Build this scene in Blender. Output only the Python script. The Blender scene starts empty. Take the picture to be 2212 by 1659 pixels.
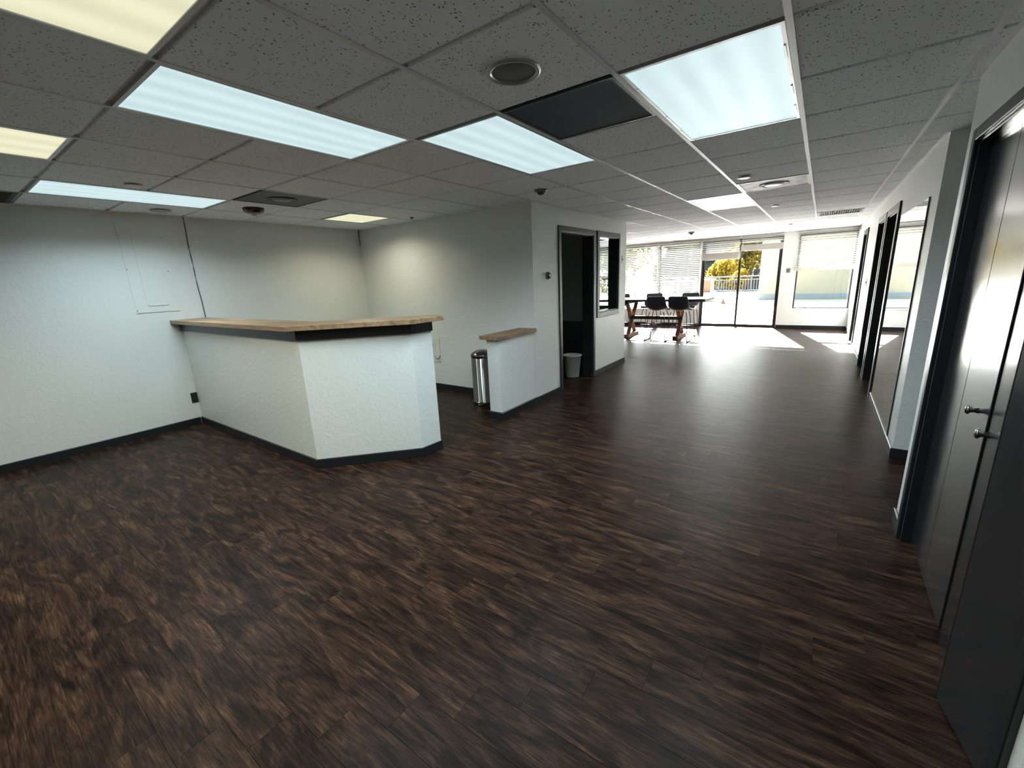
import bpy, bmesh, math, random
from mathutils import Vector, Matrix
random.seed(7)
scene = bpy.context.scene
COL = scene.collection
R = math.radians

# ------------------------------------------------------------------ camera, world, sun, exposure
CAMZ = 1.475            # eye height above the floor
CZ = 2.285              # ceiling height
RIGHT = Vector((0.81468597, 0.57826739, -0.0435154))
DOWN = Vector((0.10471998, -0.22050843, -0.96974727))
FWD = Vector((-0.57036873, 0.78548256, -0.24020127))
cam_d = bpy.data.cameras.new('camera')
cam_d.sensor_width = 36.0
cam_d.lens = 913.157 / 2212.0 * 36.0
cam_d.clip_start = 0.02
cam_d.clip_end = 400
cam = bpy.data.objects.new('camera', cam_d)
COL.objects.link(cam)
m = Matrix.Identity(4)
for i in range(3):
    m[i][0] = RIGHT[i]; m[i][1] = -DOWN[i]; m[i][2] = -FWD[i]
m[2][3] = CAMZ
cam.matrix_world = m
scene.camera = cam

SUN_DIR = Vector((0.25, -1.0, -0.63)).normalized()
world = bpy.data.worlds.new('sky')
scene.world = world
world.use_nodes = True
wn = world.node_tree
wn.nodes.clear()
wo = wn.nodes.new('ShaderNodeOutputWorld')
wb = wn.nodes.new('ShaderNodeBackground')
ws = wn.nodes.new('ShaderNodeTexSky')
ws.sky_type = 'NISHITA'
ws.sun_disc = False
ws.sun_elevation = R(31.5)
ws.sun_rotation = math.atan2(-SUN_DIR.x, -SUN_DIR.y)
wb.inputs['Strength'].default_value = 0.62
wh = wn.nodes.new('ShaderNodeHueSaturation')
wh.inputs['Saturation'].default_value = 0.5
wn.links.new(ws.outputs[0], wh.inputs['Color'])
wn.links.new(wh.outputs[0], wb.inputs['Color'])
wn.links.new(wb.outputs[0], wo.inputs['Surface'])

sun_d = bpy.data.lights.new('sun', 'SUN')
sun_d.energy = 84.0
sun_d.color = (1.0, 0.95, 0.87)
sun_d.angle = R(0.6)
sun = bpy.data.objects.new('sun', sun_d)
COL.objects.link(sun)
sun.rotation_euler = SUN_DIR.to_track_quat('-Z', 'Y').to_euler()

PANEL_POWER = 9.5       # watts of each two by four foot ceiling fixture
vs = scene.view_settings
vs.view_transform = 'Standard'
vs.look = 'None'
vs.exposure = 1.2
vs.gamma = 1.0
vs.use_curve_mapping = False
scene.cycles.use_denoising = True
scene.cycles.adaptive_threshold = 0.06
scene.cycles.max_bounces = 8
scene.cycles.diffuse_bounces = 5
scene.cycles.glossy_bounces = 4
scene.cycles.transmission_bounces = 6
scene.cycles.transparent_max_bounces = 8
scene.cycles.sample_clamp_indirect = 12.0
scene.cycles.caustics_reflective = True
scene.cycles.caustics_refractive = False

# ------------------------------------------------------------------ materials
def mat(name):
    mm = bpy.data.materials.new(name)
    mm.use_nodes = True
    nt = mm.node_tree
    return mm, nt, nt.nodes['Principled BSDF']

def N(nt, t, **kw):
    n = nt.nodes.new(t)
    for k, v in kw.items():
        setattr(n, k, v)
    return n

def ramp(nt, stops):
    r = N(nt, 'ShaderNodeValToRGB')
    e = r.color_ramp.elements
    while len(e) < len(stops):
        e.new(0.5)
    for el, (p, c) in zip(e, stops):
        el.position = p
        el.color = (*c, 1)
    return r

def plain(name, col, rough=0.5, metal=0.0, spec=0.5, var=0.06, scale=6.0, bump=0.0, bscale=60.0):
    mm, nt, b = mat(name)
    tc = N(nt, 'ShaderNodeTexCoord')
    no = N(nt, 'ShaderNodeTexNoise')
    no.inputs['Scale'].default_value = scale
    no.inputs['Detail'].default_value = 4
    nt.links.new(tc.outputs['Object'], no.inputs['Vector'])
    rp = ramp(nt, [(0.3, tuple(c * (1 - var) for c in col)), (0.7, tuple(min(1, c * (1 + var)) for c in col))])
    nt.links.new(no.outputs['Fac'], rp.inputs['Fac'])
    nt.links.new(rp.outputs['Color'], b.inputs['Base Color'])
    b.inputs['Roughness'].default_value = rough
    b.inputs['Metallic'].default_value = metal
    b.inputs['Specular IOR Level'].default_value = spec
    if bump > 0:
        n2 = N(nt, 'ShaderNodeTexNoise')
        n2.inputs['Scale'].default_value = bscale
        n2.inputs['Detail'].default_value = 5
        nt.links.new(tc.outputs['Object'], n2.inputs['Vector'])
        bp = N(nt, 'ShaderNodeBump')
        bp.inputs['Strength'].default_value = bump
        bp.inputs['Distance'].default_value = 0.004
        nt.links.new(n2.outputs['Fac'], bp.inputs['Height'])
        nt.links.new(bp.outputs['Normal'], b.inputs['Normal'])
    return mm

def wall_paint():
    mm, nt, b = mat('wall_paint')
    g = N(nt, 'ShaderNodeNewGeometry')
    no = N(nt, 'ShaderNodeTexNoise')
    no.inputs['Scale'].default_value = 1.3
    nt.links.new(g.outputs['Position'], no.inputs['Vector'])
    rp = ramp(nt, [(0.3, (0.73, 0.75, 0.735)), (0.7, (0.77, 0.785, 0.775))])
    nt.links.new(no.outputs['Fac'], rp.inputs['Fac'])
    nt.links.new(rp.outputs['Color'], b.inputs['Base Color'])
    b.inputs['Roughness'].default_value = 0.42
    n2 = N(nt, 'ShaderNodeTexNoise')
    n2.inputs['Scale'].default_value = 26
    n2.inputs['Detail'].default_value = 3
    n2.inputs['Roughness'].default_value = 0.65
    n2.inputs['Distortion'].default_value = 0.6
    nt.links.new(g.outputs['Position'], n2.inputs['Vector'])
    r2 = ramp(nt, [(0.46, (0, 0, 0)), (0.66, (1, 1, 1))])
    nt.links.new(n2.outputs['Fac'], r2.inputs['Fac'])
    bp = N(nt, 'ShaderNodeBump')
    bp.inputs['Strength'].default_value = 0.22
    bp.inputs['Distance'].default_value = 0.006
    nt.links.new(r2.outputs['Color'], bp.inputs['Height'])
    nt.links.new(bp.outputs['Normal'], b.inputs['Normal'])
    return mm

def tile_mat():
    mm, nt, b = mat('ceiling_tile_fissured')
    g = N(nt, 'ShaderNodeNewGeometry')
    vo = N(nt, 'ShaderNodeTexVoronoi')
    vo.inputs['Scale'].default_value = 85
    mp = N(nt, 'ShaderNodeMapping')
    mp.inputs['Scale'].default_value = (1.0, 0.75, 1.0)
    no = N(nt, 'ShaderNodeTexNoise')
    no.inputs['Scale'].default_value = 40
    no.inputs['Detail'].default_value = 3
    ad = N(nt, 'ShaderNodeVectorMath', operation='MULTIPLY_ADD')
    ad.inputs[1].default_value = (0.03, 0.03, 0.03)
    nt.links.new(g.outputs['Position'], no.inputs['Vector'])
    nt.links.new(no.outputs['Color'], ad.inputs[0])
    nt.links.new(g.outputs['Position'], ad.inputs[2])
    nt.links.new(ad.outputs[0], mp.inputs['Vector'])
    nt.links.new(mp.outputs[0], vo.inputs['Vector'])
    rp = ramp(nt, [(0.20, (0.02, 0.02, 0.02)), (0.30, (1, 1, 1))])
    nt.links.new(vo.outputs['Distance'], rp.inputs['Fac'])
    # only some of the cells carry a pit
    wn_ = N(nt, 'ShaderNodeSeparateColor')
    nt.links.new(vo.outputs['Color'], wn_.inputs[0])
    gt = N(nt, 'ShaderNodeMath', operation='GREATER_THAN')
    gt.inputs[1].default_value = 0.45
    nt.links.new(wn_.outputs[0], gt.inputs[0])
    mx0 = N(nt, 'ShaderNodeMath', operation='MAXIMUM')
    nt.links.new(rp.outputs['Color'], mx0.inputs[0])
    nt.links.new(gt.outputs[0], mx0.inputs[1])
    mx = N(nt, 'ShaderNodeMix', data_type='RGBA')
    mx.inputs['A'].default_value = (0.17, 0.17, 0.17, 1)
    mx.inputs['B'].default_value = (0.88, 0.90, 0.95, 1)
    nt.links.new(mx0.outputs[0], mx.inputs['Factor'])
    nt.links.new(mx.outputs['Result'], b.inputs['Base Color'])
    b.inputs['Roughness'].default_value = 0.9
    b.inputs['Specular IOR Level'].default_value = 0.1
    return mm

def plank_mat():
    mm, nt, b = mat('dark_wood_plank')
    g = N(nt, 'ShaderNodeNewGeometry')
    oi = N(nt, 'ShaderNodeObjectInfo')
    at = N(nt, 'ShaderNodeAttribute', attribute_name='pid')
    sd = N(nt, 'ShaderNodeMath', operation='ADD')
    nt.links.new(oi.outputs['Random'], sd.inputs[0])
    nt.links.new(at.outputs['Fac'], sd.inputs[1])
    cb = N(nt, 'ShaderNodeCombineXYZ')
    m1 = N(nt, 'ShaderNodeMath', operation='MULTIPLY'); m1.inputs[1].default_value = 37.0
    m2 = N(nt, 'ShaderNodeMath', operation='MULTIPLY'); m2.inputs[1].default_value = 91.0
    nt.links.new(sd.outputs[0], m1.inputs[0]); nt.links.new(sd.outputs[0], m2.inputs[0])
    nt.links.new(m1.outputs[0], cb.inputs[0]); nt.links.new(m2.outputs[0], cb.inputs[2])
    av = N(nt, 'ShaderNodeVectorMath', operation='ADD')
    nt.links.new(g.outputs['Position'], av.inputs[0]); nt.links.new(cb.outputs[0], av.inputs[1])

    def noise(scale, s, detail, dist, rough=0.6):
        mp = N(nt, 'ShaderNodeMapping')
        mp.inputs['Scale'].default_value = s
        nt.links.new(av.outputs[0], mp.inputs['Vector'])
        n = N(nt, 'ShaderNodeTexNoise')
        n.inputs['Scale'].default_value = scale
        n.inputs['Detail'].default_value = detail
        n.inputs['Distortion'].default_value = dist
        n.inputs['Roughness'].default_value = rough
        nt.links.new(mp.outputs[0], n.inputs['Vector'])
        return n
    n1 = noise(2.6, (0.75, 3.4, 1), 6, 2.2)                # broad figure
    n2 = noise(6.0, (0.6, 9.0, 1), 8, 1.8, 0.72)           # grain lines
    n3 = noise(46.0, (0.25, 4.0, 1), 2, 0.3, 0.7)          # fine pores
    mix1 = N(nt, 'ShaderNodeMix', data_type='FLOAT'); mix1.inputs['Factor'].default_value = 0.45
    nt.links.new(n1.outputs['Fac'], mix1.inputs['A']); nt.links.new(n2.outputs['Fac'], mix1.inputs['B'])
    mix2 = N(nt, 'ShaderNodeMix', data_type='FLOAT'); mix2.inputs['Factor'].default_value = 0.2
    nt.links.new(mix1.outputs['Result'], mix2.inputs['A']); nt.links.new(n3.outputs['Fac'], mix2.inputs['B'])
    # slight lighter or darker boards
    fr = N(nt, 'ShaderNodeMath', operation='FRACT')
    m3 = N(nt, 'ShaderNodeMath', operation='MULTIPLY'); m3.inputs[1].default_value = 17.31
    nt.links.new(sd.outputs[0], m3.inputs[0]); nt.links.new(m3.outputs[0], fr.inputs[0])
    m4 = N(nt, 'ShaderNodeMath', operation='MULTIPLY_ADD'); m4.inputs[1].default_value = 0.024; m4.inputs[2].default_value = -0.012
    nt.links.new(fr.outputs[0], m4.inputs[0])
    ad = N(nt, 'ShaderNodeMath', operation='ADD')
    nt.links.new(mix2.outputs['Result'], ad.inputs[0]); nt.links.new(m4.outputs[0], ad.inputs[1])
    rp = ramp(nt, [(0.37, (0.0036, 0.0024, 0.0022)), (0.44, (0.0108, 0.0058, 0.0046)), (0.50, (0.0245, 0.0126, 0.0090)), (0.56, (0.049, 0.0255, 0.0166)), (0.65, (0.116, 0.065, 0.038))])
    nt.links.new(ad.outputs[0], rp.inputs['Fac'])
    nt.links.new(rp.outputs['Color'], b.inputs['Base Color'])
    rr = N(nt, 'ShaderNodeMapRange')
    rr.inputs['To Min'].default_value = 0.30; rr.inputs['To Max'].default_value = 0.42
    nt.links.new(n2.outputs['Fac'], rr.inputs['Value'])
    nt.links.new(rr.outputs[0], b.inputs['Roughness'])
    b.inputs['Specular IOR Level'].default_value = 0.06
    bp = N(nt, 'ShaderNodeBump')
    bp.inputs['Strength'].default_value = 0.35
    bp.inputs['Distance'].default_value = 0.002
    nt.links.new(n3.outputs['Fac'], bp.inputs['Height'])
    nt.links.new(bp.outputs['Normal'], b.inputs['Normal'])
    return mm

def wood_mat(name, dark, light, axis=0, rough=0.4):
    mm, nt, b = mat(name)
    g = N(nt, 'ShaderNodeNewGeometry')
    mp = N(nt, 'ShaderNodeMapping')
    s = [14.0, 14.0, 14.0]; s[axis] = 1.2
    mp.inputs['Scale'].default_value = s
    nt.links.new(g.outputs['Position'], mp.inputs['Vector'])
    n = N(nt, 'ShaderNodeTexNoise')
    n.inputs['Scale'].default_value = 2.0
    n.inputs['Detail'].default_value = 6
    n.inputs['Distortion'].default_value = 0.5
    nt.links.new(mp.outputs[0], n.inputs['Vector'])
    rp = ramp(nt, [(0.35, dark), (0.68, light)])
    nt.links.new(n.outputs['Fac'], rp.inputs['Fac'])
    nt.links.new(rp.outputs['Color'], b.inputs['Base Color'])
    b.inputs['Roughness'].default_value = rough
    return mm

def glass_mat(name, tint, refl):
    """thin pane: light passes straight through, with a Fresnel reflection"""
    mm, nt, b = mat(name)
    nt.nodes.remove(b)
    out = nt.nodes['Material Output']
    tr = N(nt, 'ShaderNodeBsdfTransparent'); tr.inputs['Color'].default_value = (*tint, 1)
    gl = N(nt, 'ShaderNodeBsdfGlossy'); gl.inputs['Roughness'].default_value = 0.0
    lw = N(nt, 'ShaderNodeLayerWeight'); lw.inputs['Blend'].default_value = 0.5
    pw = N(nt, 'ShaderNodeMath', operation='POWER'); pw.inputs[1].default_value = 5.0
    nt.links.new(lw.outputs['Facing'], pw.inputs[0])
    fr = N(nt, 'ShaderNodeMath', operation='MULTIPLY_ADD'); fr.inputs[1].default_value = 1 - refl; fr.inputs[2].default_value = refl
    nt.links.new(pw.outputs[0], fr.inputs[0])
    mx = N(nt, 'ShaderNodeMixShader')
    nt.links.new(fr.outputs[0], mx.inputs[0])
    nt.links.new(tr.outputs[0], mx.inputs[1]); nt.links.new(gl.outputs[0], mx.inputs[2])
    nt.links.new(mx.outputs[0], out.inputs['Surface'])
    return mm

def diffuser_mat(name, col, strength, tubes):
    mm, nt, b = mat(name)
    tc = N(nt, 'ShaderNodeTexCoord')
    sp = N(nt, 'ShaderNodeSeparateXYZ')
    nt.links.new(tc.outputs['Object'], sp.inputs[0])
    mu = N(nt, 'ShaderNodeMath', operation='MULTIPLY'); mu.inputs[1].default_value = 2 * math.pi * tubes / 0.57
    nt.links.new(sp.outputs['X'], mu.inputs[0])
    co = N(nt, 'ShaderNodeMath', operation='COSINE')
    nt.links.new(mu.outputs[0], co.inputs[0])
    no = N(nt, 'ShaderNodeTexNoise'); no.inputs['Scale'].default_value = 3.0
    nt.links.new(tc.outputs['Object'], no.inputs['Vector'])
    m2 = N(nt, 'ShaderNodeMath', operation='MULTIPLY_ADD'); m2.inputs[1].default_value = 0.07 * strength; m2.inputs[2].default_value = 0.9 * strength
    nt.links.new(co.outputs[0], m2.inputs[0])
    m3 = N(nt, 'ShaderNodeMath', operation='MULTIPLY_ADD'); m3.inputs[1].default_value = 0.14 * strength
    nt.links.new(no.outputs['Fac'], m3.inputs[0]); nt.links.new(m2.outputs[0], m3.inputs[2])
    b.inputs['Base Color'].default_value = (0.3, 0.3, 0.3, 1)
    b.inputs['Specular IOR Level'].default_value = 0.1
    b.inputs['Roughness'].default_value = 0.5
    b.inputs['Emission Color'].default_value = (*col, 1)
    nt.links.new(m3.outputs[0], b.inputs['Emission Strength'])
    # fine prismatic relief
    ck = N(nt, 'ShaderNodeTexVoronoi'); ck.inputs['Scale'].default_value = 160
    ck.inputs['Randomness'].default_value = 0.0
    nt.links.new(tc.outputs['Object'], ck.inputs['Vector'])
    bp = N(nt, 'ShaderNodeBump'); bp.inputs['Strength'].default_value = 0.3; bp.inputs['Distance'].default_value = 0.002
    nt.links.new(ck.outputs['Distance'], bp.inputs['Height'])
    nt.links.new(bp.outputs['Normal'], b.inputs['Normal'])
    return mm

def slat_mat():
    mm, nt, b = mat('blind_slat')
    out = nt.nodes['Material Output']
    b.inputs['Base Color'].default_value = (0.5, 0.5, 0.48, 1)
    b.inputs['Roughness'].default_value = 0.45
    tl = N(nt, 'ShaderNodeBsdfTranslucent'); tl.inputs['Color'].default_value = (0.8, 0.8, 0.74, 1)
    no = N(nt, 'ShaderNodeTexNoise'); no.inputs['Scale'].default_value = 3
    mr = N(nt, 'ShaderNodeMapRange'); mr.inputs['To Min'].default_value = 0.05; mr.inputs['To Max'].default_value = 0.09
    nt.links.new(no.outputs['Fac'], mr.inputs['Value'])
    mx = N(nt, 'ShaderNodeMixShader')
    nt.links.new(mr.outputs[0], mx.inputs[0])
    nt.links.new(b.outputs[0], mx.inputs[1]); nt.links.new(tl.outputs[0], mx.inputs[2])
    nt.links.new(mx.outputs[0], out.inputs['Surface'])
    return mm

def leaf_mat(name, cols):
    mm, nt, b = mat(name)
    out = nt.nodes['Material Output']
    g = N(nt, 'ShaderNodeNewGeometry')
    no = N(nt, 'ShaderNodeTexNoise'); no.inputs['Scale'].default_value = 1.1; no.inputs['Detail'].default_value = 4
    nt.links.new(g.outputs['Position'], no.inputs['Vector'])
    rp = ramp(nt, [(0.32, cols[0]), (0.5, cols[1]), (0.66, cols[2])])
    nt.links.new(no.outputs['Fac'], rp.inputs['Fac'])
    nt.links.new(rp.outputs['Color'], b.inputs['Base Color'])
    b.inputs['Roughness'].default_value = 0.7
    b.inputs['Specular IOR Level'].default_value = 0.1
    tl = N(nt, 'ShaderNodeBsdfTranslucent')
    nt.links.new(rp.outputs['Color'], tl.inputs['Color'])
    mx = N(nt, 'ShaderNodeMixShader'); mx.inputs[0].default_value = 0.45
    nt.links.new(b.outputs[0], mx.inputs[1]); nt.links.new(tl.outputs[0], mx.inputs[2])
    nt.links.new(mx.outputs[0], out.inputs['Surface'])
    return mm

def perforated_mat():
    mm, nt, b = mat('perforated_metal')
    g = N(nt, 'ShaderNodeNewGeometry')
    vo = N(nt, 'ShaderNodeTexVoronoi'); vo.inputs['Scale'].default_value = 150; vo.inputs['Randomness'].default_value = 0.0
    nt.links.new(g.outputs['Position'], vo.inputs['Vector'])
    rp = ramp(nt, [(0.32, (0.006, 0.007, 0.009)), (0.42, (0.10, 0.115, 0.15))])
    nt.links.new(vo.outputs['Distance'], rp.inputs['Fac'])
    nt.links.new(rp.outputs['Color'], b.inputs['Base Color'])
    b.inputs['Roughness'].default_value = 0.8
    b.inputs['Specular IOR Level'].default_value = 0.15
    return mm

def stained_mat():
    mm, nt, b = mat('dust_stained_metal')
    tc = N(nt, 'ShaderNodeTexCoord')
    no = N(nt, 'ShaderNodeTexNoise'); no.inputs['Scale'].default_value = 4.5; no.inputs['Detail'].default_value = 6; no.inputs['Distortion'].default_value = 1.2
    nt.links.new(tc.outputs['Object'], no.inputs['Vector'])
    rp = ramp(nt, [(0.36, (0.05, 0.055, 0.06)), (0.52, (0.30, 0.32, 0.33)), (0.7, (0.6, 0.62, 0.62))])
    nt.links.new(no.outputs['Fac'], rp.inputs['Fac'])
    nt.links.new(rp.outputs['Color'], b.inputs['Base Color'])
    b.inputs['Roughness'].default_value = 0.6
    return mm

M = {}
M['wall'] = wall_paint()
M['tile'] = tile_mat()
M['plank'] = plank_mat()
M['subfloor'] = plain('subfloor', (0.01, 0.008, 0.007), 0.9)
M['shade_backing'] = plain('groove_shade_backing', (0.06, 0.06, 0.06), 0.9)  # ceiling backing painted dark to stand in for shade in the tile grooves
M['tee'] = plain('grid_white', (0.66, 0.66, 0.65), 0.45)
M['black'] = plain('black_trim_paint', (0.016, 0.018, 0.021), 0.3)
M['blackdoor'] = plain('black_door_paint', (0.022, 0.024, 0.028), 0.21, spec=1.0, var=0.15, bump=0.015, bscale=9)
_b = M['blackdoor'].node_tree.nodes['Principled BSDF']
_b.inputs['Coat Weight'].default_value = 0.7
_b.inputs['Coat Roughness'].default_value = 0.16
M['apron'] = plain('black_apron_laminate', (0.012, 0.014, 0.018), 0.35)
M['laminate'] = wood_mat('speckled_tan_laminate', (0.20, 0.12, 0.066), (0.40, 0.26, 0.15), 0, 0.45)
M['cap'] = wood_mat('cap_wood', (0.17, 0.095, 0.055), (0.36, 0.22, 0.13), 1, 0.5)
M['steel'] = plain('brushed_steel', (0.16, 0.157, 0.148), 0.16, 1.0)
M['darksteel'] = plain('knob_metal', (0.22, 0.22, 0.22), 0.22, 1.0)
M['blackplastic'] = plain('black_plastic', (0.012, 0.012, 0.013), 0.45)
M['whiteplastic'] = plain('white_plastic', (0.75, 0.75, 0.72), 0.4)
M['creamplastic'] = plain('cream_plastic', (0.66, 0.62, 0.52), 0.45)
M['greyplastic'] = plain('grey_plastic', (0.16, 0.165, 0.165), 0.5)
M['binwhite'] = plain('offwhite_bin_plastic', (0.62, 0.61, 0.56), 0.5)
M['mirror'] = plain('mirror_silver', (0.90, 0.92, 0.92), 0.0, 1.0, var=0.0)
M['glass'] = glass_mat('window_glass', (0.93, 0.96, 0.96), 0.03)
M['officeglass'] = glass_mat('office_glass', (0.95, 0.97, 0.97), 0.03)
M['frame'] = plain('dark_bronze_frame', (0.022, 0.022, 0.026), 0.4)
M['slat'] = slat_mat()
M['rail'] = plain('blind_rail', (0.55, 0.52, 0.47), 0.5)
M['cool'] = diffuser_mat('cool_diffuser', (0.72, 0.93, 0.97), 0.37, 4)
M['warm'] = diffuser_mat('warm_diffuser', (0.92, 0.90, 0.62), 0.39, 3)
M['far'] = diffuser_mat('pale_green_diffuser', (0.74, 0.92, 0.83), 0.30, 3)
M['fixture'] = plain('fixture_metal', (0.45, 0.46, 0.47), 0.35, 0.3)
M['perf'] = perforated_mat()
M['stain'] = stained_mat()
M['ventgrey'] = plain('vent_dark_metal', (0.05, 0.055, 0.062), 0.5)
M['ventlight'] = plain('vent_grey_metal', (0.2, 0.205, 0.21), 0.5)
M['speaker'] = plain('speaker_mesh', (0.10, 0.105, 0.11), 0.55, bump=0.3, bscale=400)
M['red'] = plain('dark_red_plastic', (0.045, 0.008, 0.008), 0.12)
M['clear'] = plain('clear_lens', (0.55, 0.58, 0.58), 0.08)
M['tabletop'] = plain('table_top_grey', (0.16, 0.15, 0.14), 0.3)
M['tableedge'] = plain('table_edge_dark', (0.03, 0.028, 0.028), 0.4)
M['trestle'] = wood_mat('trestle_wood', (0.12, 0.055, 0.035), (0.30, 0.16, 0.10), 2, 0.5)
M['stool'] = plain('stool_navy_leather', (0.032, 0.040, 0.060), 0.5)
M['stoolleg'] = plain('stool_black_metal', (0.012, 0.012, 0.013), 0.4)
M['dark_wains'] = plain('dark_wainscot_paint', (0.045, 0.047, 0.055), 0.5)
M['officewall'] = plain('office_grey_paint', (0.30, 0.305, 0.31), 0.6, bump=0.1)
M['patio'] = plain('patio_concrete', (0.48, 0.475, 0.46), 0.8, scale=1.5, bump=0.1)
M['subpatio'] = plain('patio_joint', (0.05, 0.05, 0.05), 0.9)
M['stucco'] = plain('cream_stucco', (0.24, 0.215, 0.145), 0.85, bump=0.3, bscale=30)
M['teal'] = plain('grey_teal_band', (0.13, 0.16, 0.165), 0.8)
M['iron'] = plain('railing_iron', (0.05, 0.055, 0.07), 0.5)
M['tan'] = plain('tan_panel', (0.15, 0.08, 0.04), 0.7)
M['pale'] = plain('pale_trim', (0.30, 0.27, 0.2), 0.7)
M['cone'] = plain('clay_cone', (0.10, 0.045, 0.03), 0.7)
M['bark'] = plain('bark', (0.05, 0.035, 0.025), 0.9)
M['grass'] = plain('lawn', (0.05, 0.075, 0.025), 0.9, scale=0.5)
M['slate'] = plain('slate_blue_siding', (0.045, 0.05, 0.075), 0.8)
M['roof'] = plain('house_roof', (0.06, 0.05, 0.05), 0.9)
M['leaf_yellow'] = leaf_mat('leaf_yellow', ((0.13, 0.08, 0.02), (0.30, 0.20, 0.025), (0.40, 0.33, 0.05)))
M['leaf_green'] = leaf_mat('leaf_green', ((0.020, 0.045, 0.022), (0.045, 0.085, 0.03), (0.16, 0.17, 0.02)))
M['leaf_olive'] = leaf_mat('leaf_olive', ((0.05, 0.055, 0.025), (0.12, 0.10, 0.03), (0.26, 0.17, 0.025)))
M['leaf_dark'] = leaf_mat('leaf_dark', ((0.015, 0.03, 0.022), (0.03, 0.05, 0.03), (0.06, 0.075, 0.03)))

# ------------------------------------------------------------------ mesh helpers
class MB:
    def __init__(self):
        self.v = []; self.f = []; self.smooth = set()
    def add(self, vs, fs, smooth=False):
        o = len(self.v)
        self.v += [tuple(p) for p in vs]
        for f in fs:
            if smooth:
                self.smooth.add(len(self.f))
            self.f.append(tuple(i + o for i in f))
        return self
    def box(self, x0, x1, y0, y1, z0, z1):
        x0, x1 = min(x0, x1), max(x0, x1); y0, y1 = min(y0, y1), max(y0, y1); z0, z1 = min(z0, z1), max(z0, z1)
        return self.add([(x0, y0, z0), (x1, y0, z0), (x1, y1, z0), (x0, y1, z0), (x0, y0, z1), (x1, y0, z1), (x1, y1, z1), (x0, y1, z1)],
                        [(0, 3, 2, 1), (4, 5, 6, 7), (0, 1, 5, 4), (1, 2, 6, 5), (2, 3, 7, 6), (3, 0, 4, 7)])
    def cbox(self, x0, x1, y0, y1, z0, z1, c, top=True):
        """box with chamfered edges on the top (or bottom) face"""
        if top:
            zs = [(z0, 0), (z1 - c, 0), (z1, c)]
        else:
            zs = [(z0, c), (z0 + c, 0), (z1, 0)]
        vs = []
        for z, i in zs:
            vs += [(x0 + i, y0 + i, z), (x1 - i, y0 + i, z), (x1 - i, y1 - i, z), (x0 + i, y1 - i, z)]
        fs = [(3, 2, 1, 0), (8, 9, 10, 11)]
        for k in range(2):
            for j in range(4):
                a = k * 4 + j; b2 = k * 4 + (j + 1) % 4
                fs.append((a, b2, b2 + 4, a + 4))
        return self.add(vs, fs)
    def prism(self, poly, z0, z1):
        area = sum(poly[i][0] * poly[(i + 1) % len(poly)][1] - poly[(i + 1) % len(poly)][0] * poly[i][1] for i in range(len(poly)))
        if area < 0:
            poly = poly[::-1]
        n = len(poly)
        vs = [(x, y, z0) for x, y in poly] + [(x, y, z1) for x, y in poly]
        fs = [tuple(range(n - 1, -1, -1)), tuple(range(n, 2 * n))]
        for i in range(n):
            j = (i + 1) % n
            fs.append((i, j, j + n, i + n))
        return self.add(vs, fs)
    def lathe(self, prof, c=(0, 0, 0), axis='z', seg=28):
        vs = []; n = len(prof)
        for k in range(seg):
            a = 2 * math.pi * k / seg
            for r, h in prof:
                p = (r * math.cos(a), r * math.sin(a), h)
                if axis == 'x':
                    p = (p[2], p[0], p[1])
                elif axis == 'y':
                    p = (p[1], p[2], p[0])
                vs.append((p[0] + c[0], p[1] + c[1], p[2] + c[2]))
        fs = []
        for k in range(seg):
            k2 = (k + 1) % seg
            for i in range(n - 1):
                fs.append((k * n + i, k2 * n + i, k2 * n + i + 1, k * n + i + 1))
        return self.add(vs, fs, True)
    def tube(self, pts, r, seg=8):
        pts = [Vector(p) for p in pts]
        vs = []; n = len(pts)
        for i, p in enumerate(pts):
            d = (pts[min(i + 1, n - 1)] - pts[max(i - 1, 0)]).normalized()
            u = d.cross(Vector((0, 0, 1)))
            if u.length < 1e-3:
                u = d.cross(Vector((1, 0, 0)))
            u.normalize(); w = d.cross(u)
            for k in range(seg):
                a = 2 * math.pi * k / seg
                vs.append(p + (u * math.cos(a) + w * math.sin(a)) * r)
        fs = []
        for i in range(n - 1):
            for k in range(seg):
                k2 = (k + 1) % seg
                fs.append((i * seg + k, i * seg + k2, (i + 1) * seg + k2, (i + 1) * seg + k))
        fs.append(tuple(range(seg - 1, -1, -1)))
        fs.append(tuple(range((n - 1) * seg, n * seg)))
        return self.add(vs, fs, True)
    def beam(self, a, b, w, h, up=(0, 0, 1)):
        a = Vector(a); b = Vector(b); d = (b - a).normalized()
        s = d.cross(Vector(up)).normalized(); t = s.cross(d)
        vs = []
        for p in (a, b):
            for i, j in ((-1, -1), (1, -1), (1, 1), (-1, 1)):
                vs.append(p + s * (w / 2 * i) + t * (h / 2 * j))
        return self.add(vs, [(3, 2, 1, 0), (4, 5, 6, 7), (0, 1, 5, 4), (1, 2, 6, 5), (2, 3, 7, 6), (3, 0, 4, 7)])
    def mesh(self, name):
        me = bpy.data.meshes.new(name)
        me.from_pydata(self.v, [], self.f)
        bm = bmesh.new(); bm.from_mesh(me)
        bmesh.ops.recalc_face_normals(bm, faces=bm.faces)
        bm.to_mesh(me); bm.free()
        for i in self.smooth:
            if i < len(me.polygons):
                me.polygons[i].use_smooth = True
        return me
    def build(self, name, material, parent=None, loc=None, bevel=0.0):
        me = self.mesh(name)
        me.materials.append(material)
        return link(name, me, parent, loc, bevel)

def link(name, me, parent=None, loc=None, bevel=0.0):
    o = bpy.data.objects.new(name, me)
    COL.objects.link(o)
    if parent is not None:
        o.parent = parent
    if loc is not None:
        o.location = loc
    if bevel > 0:
        bv = o.modifiers.new('bevel', 'BEVEL')
        bv.width = bevel; bv.segments = 2; bv.limit_method = 'ANGLE'; bv.angle_limit = R(40)
    return o

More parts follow.
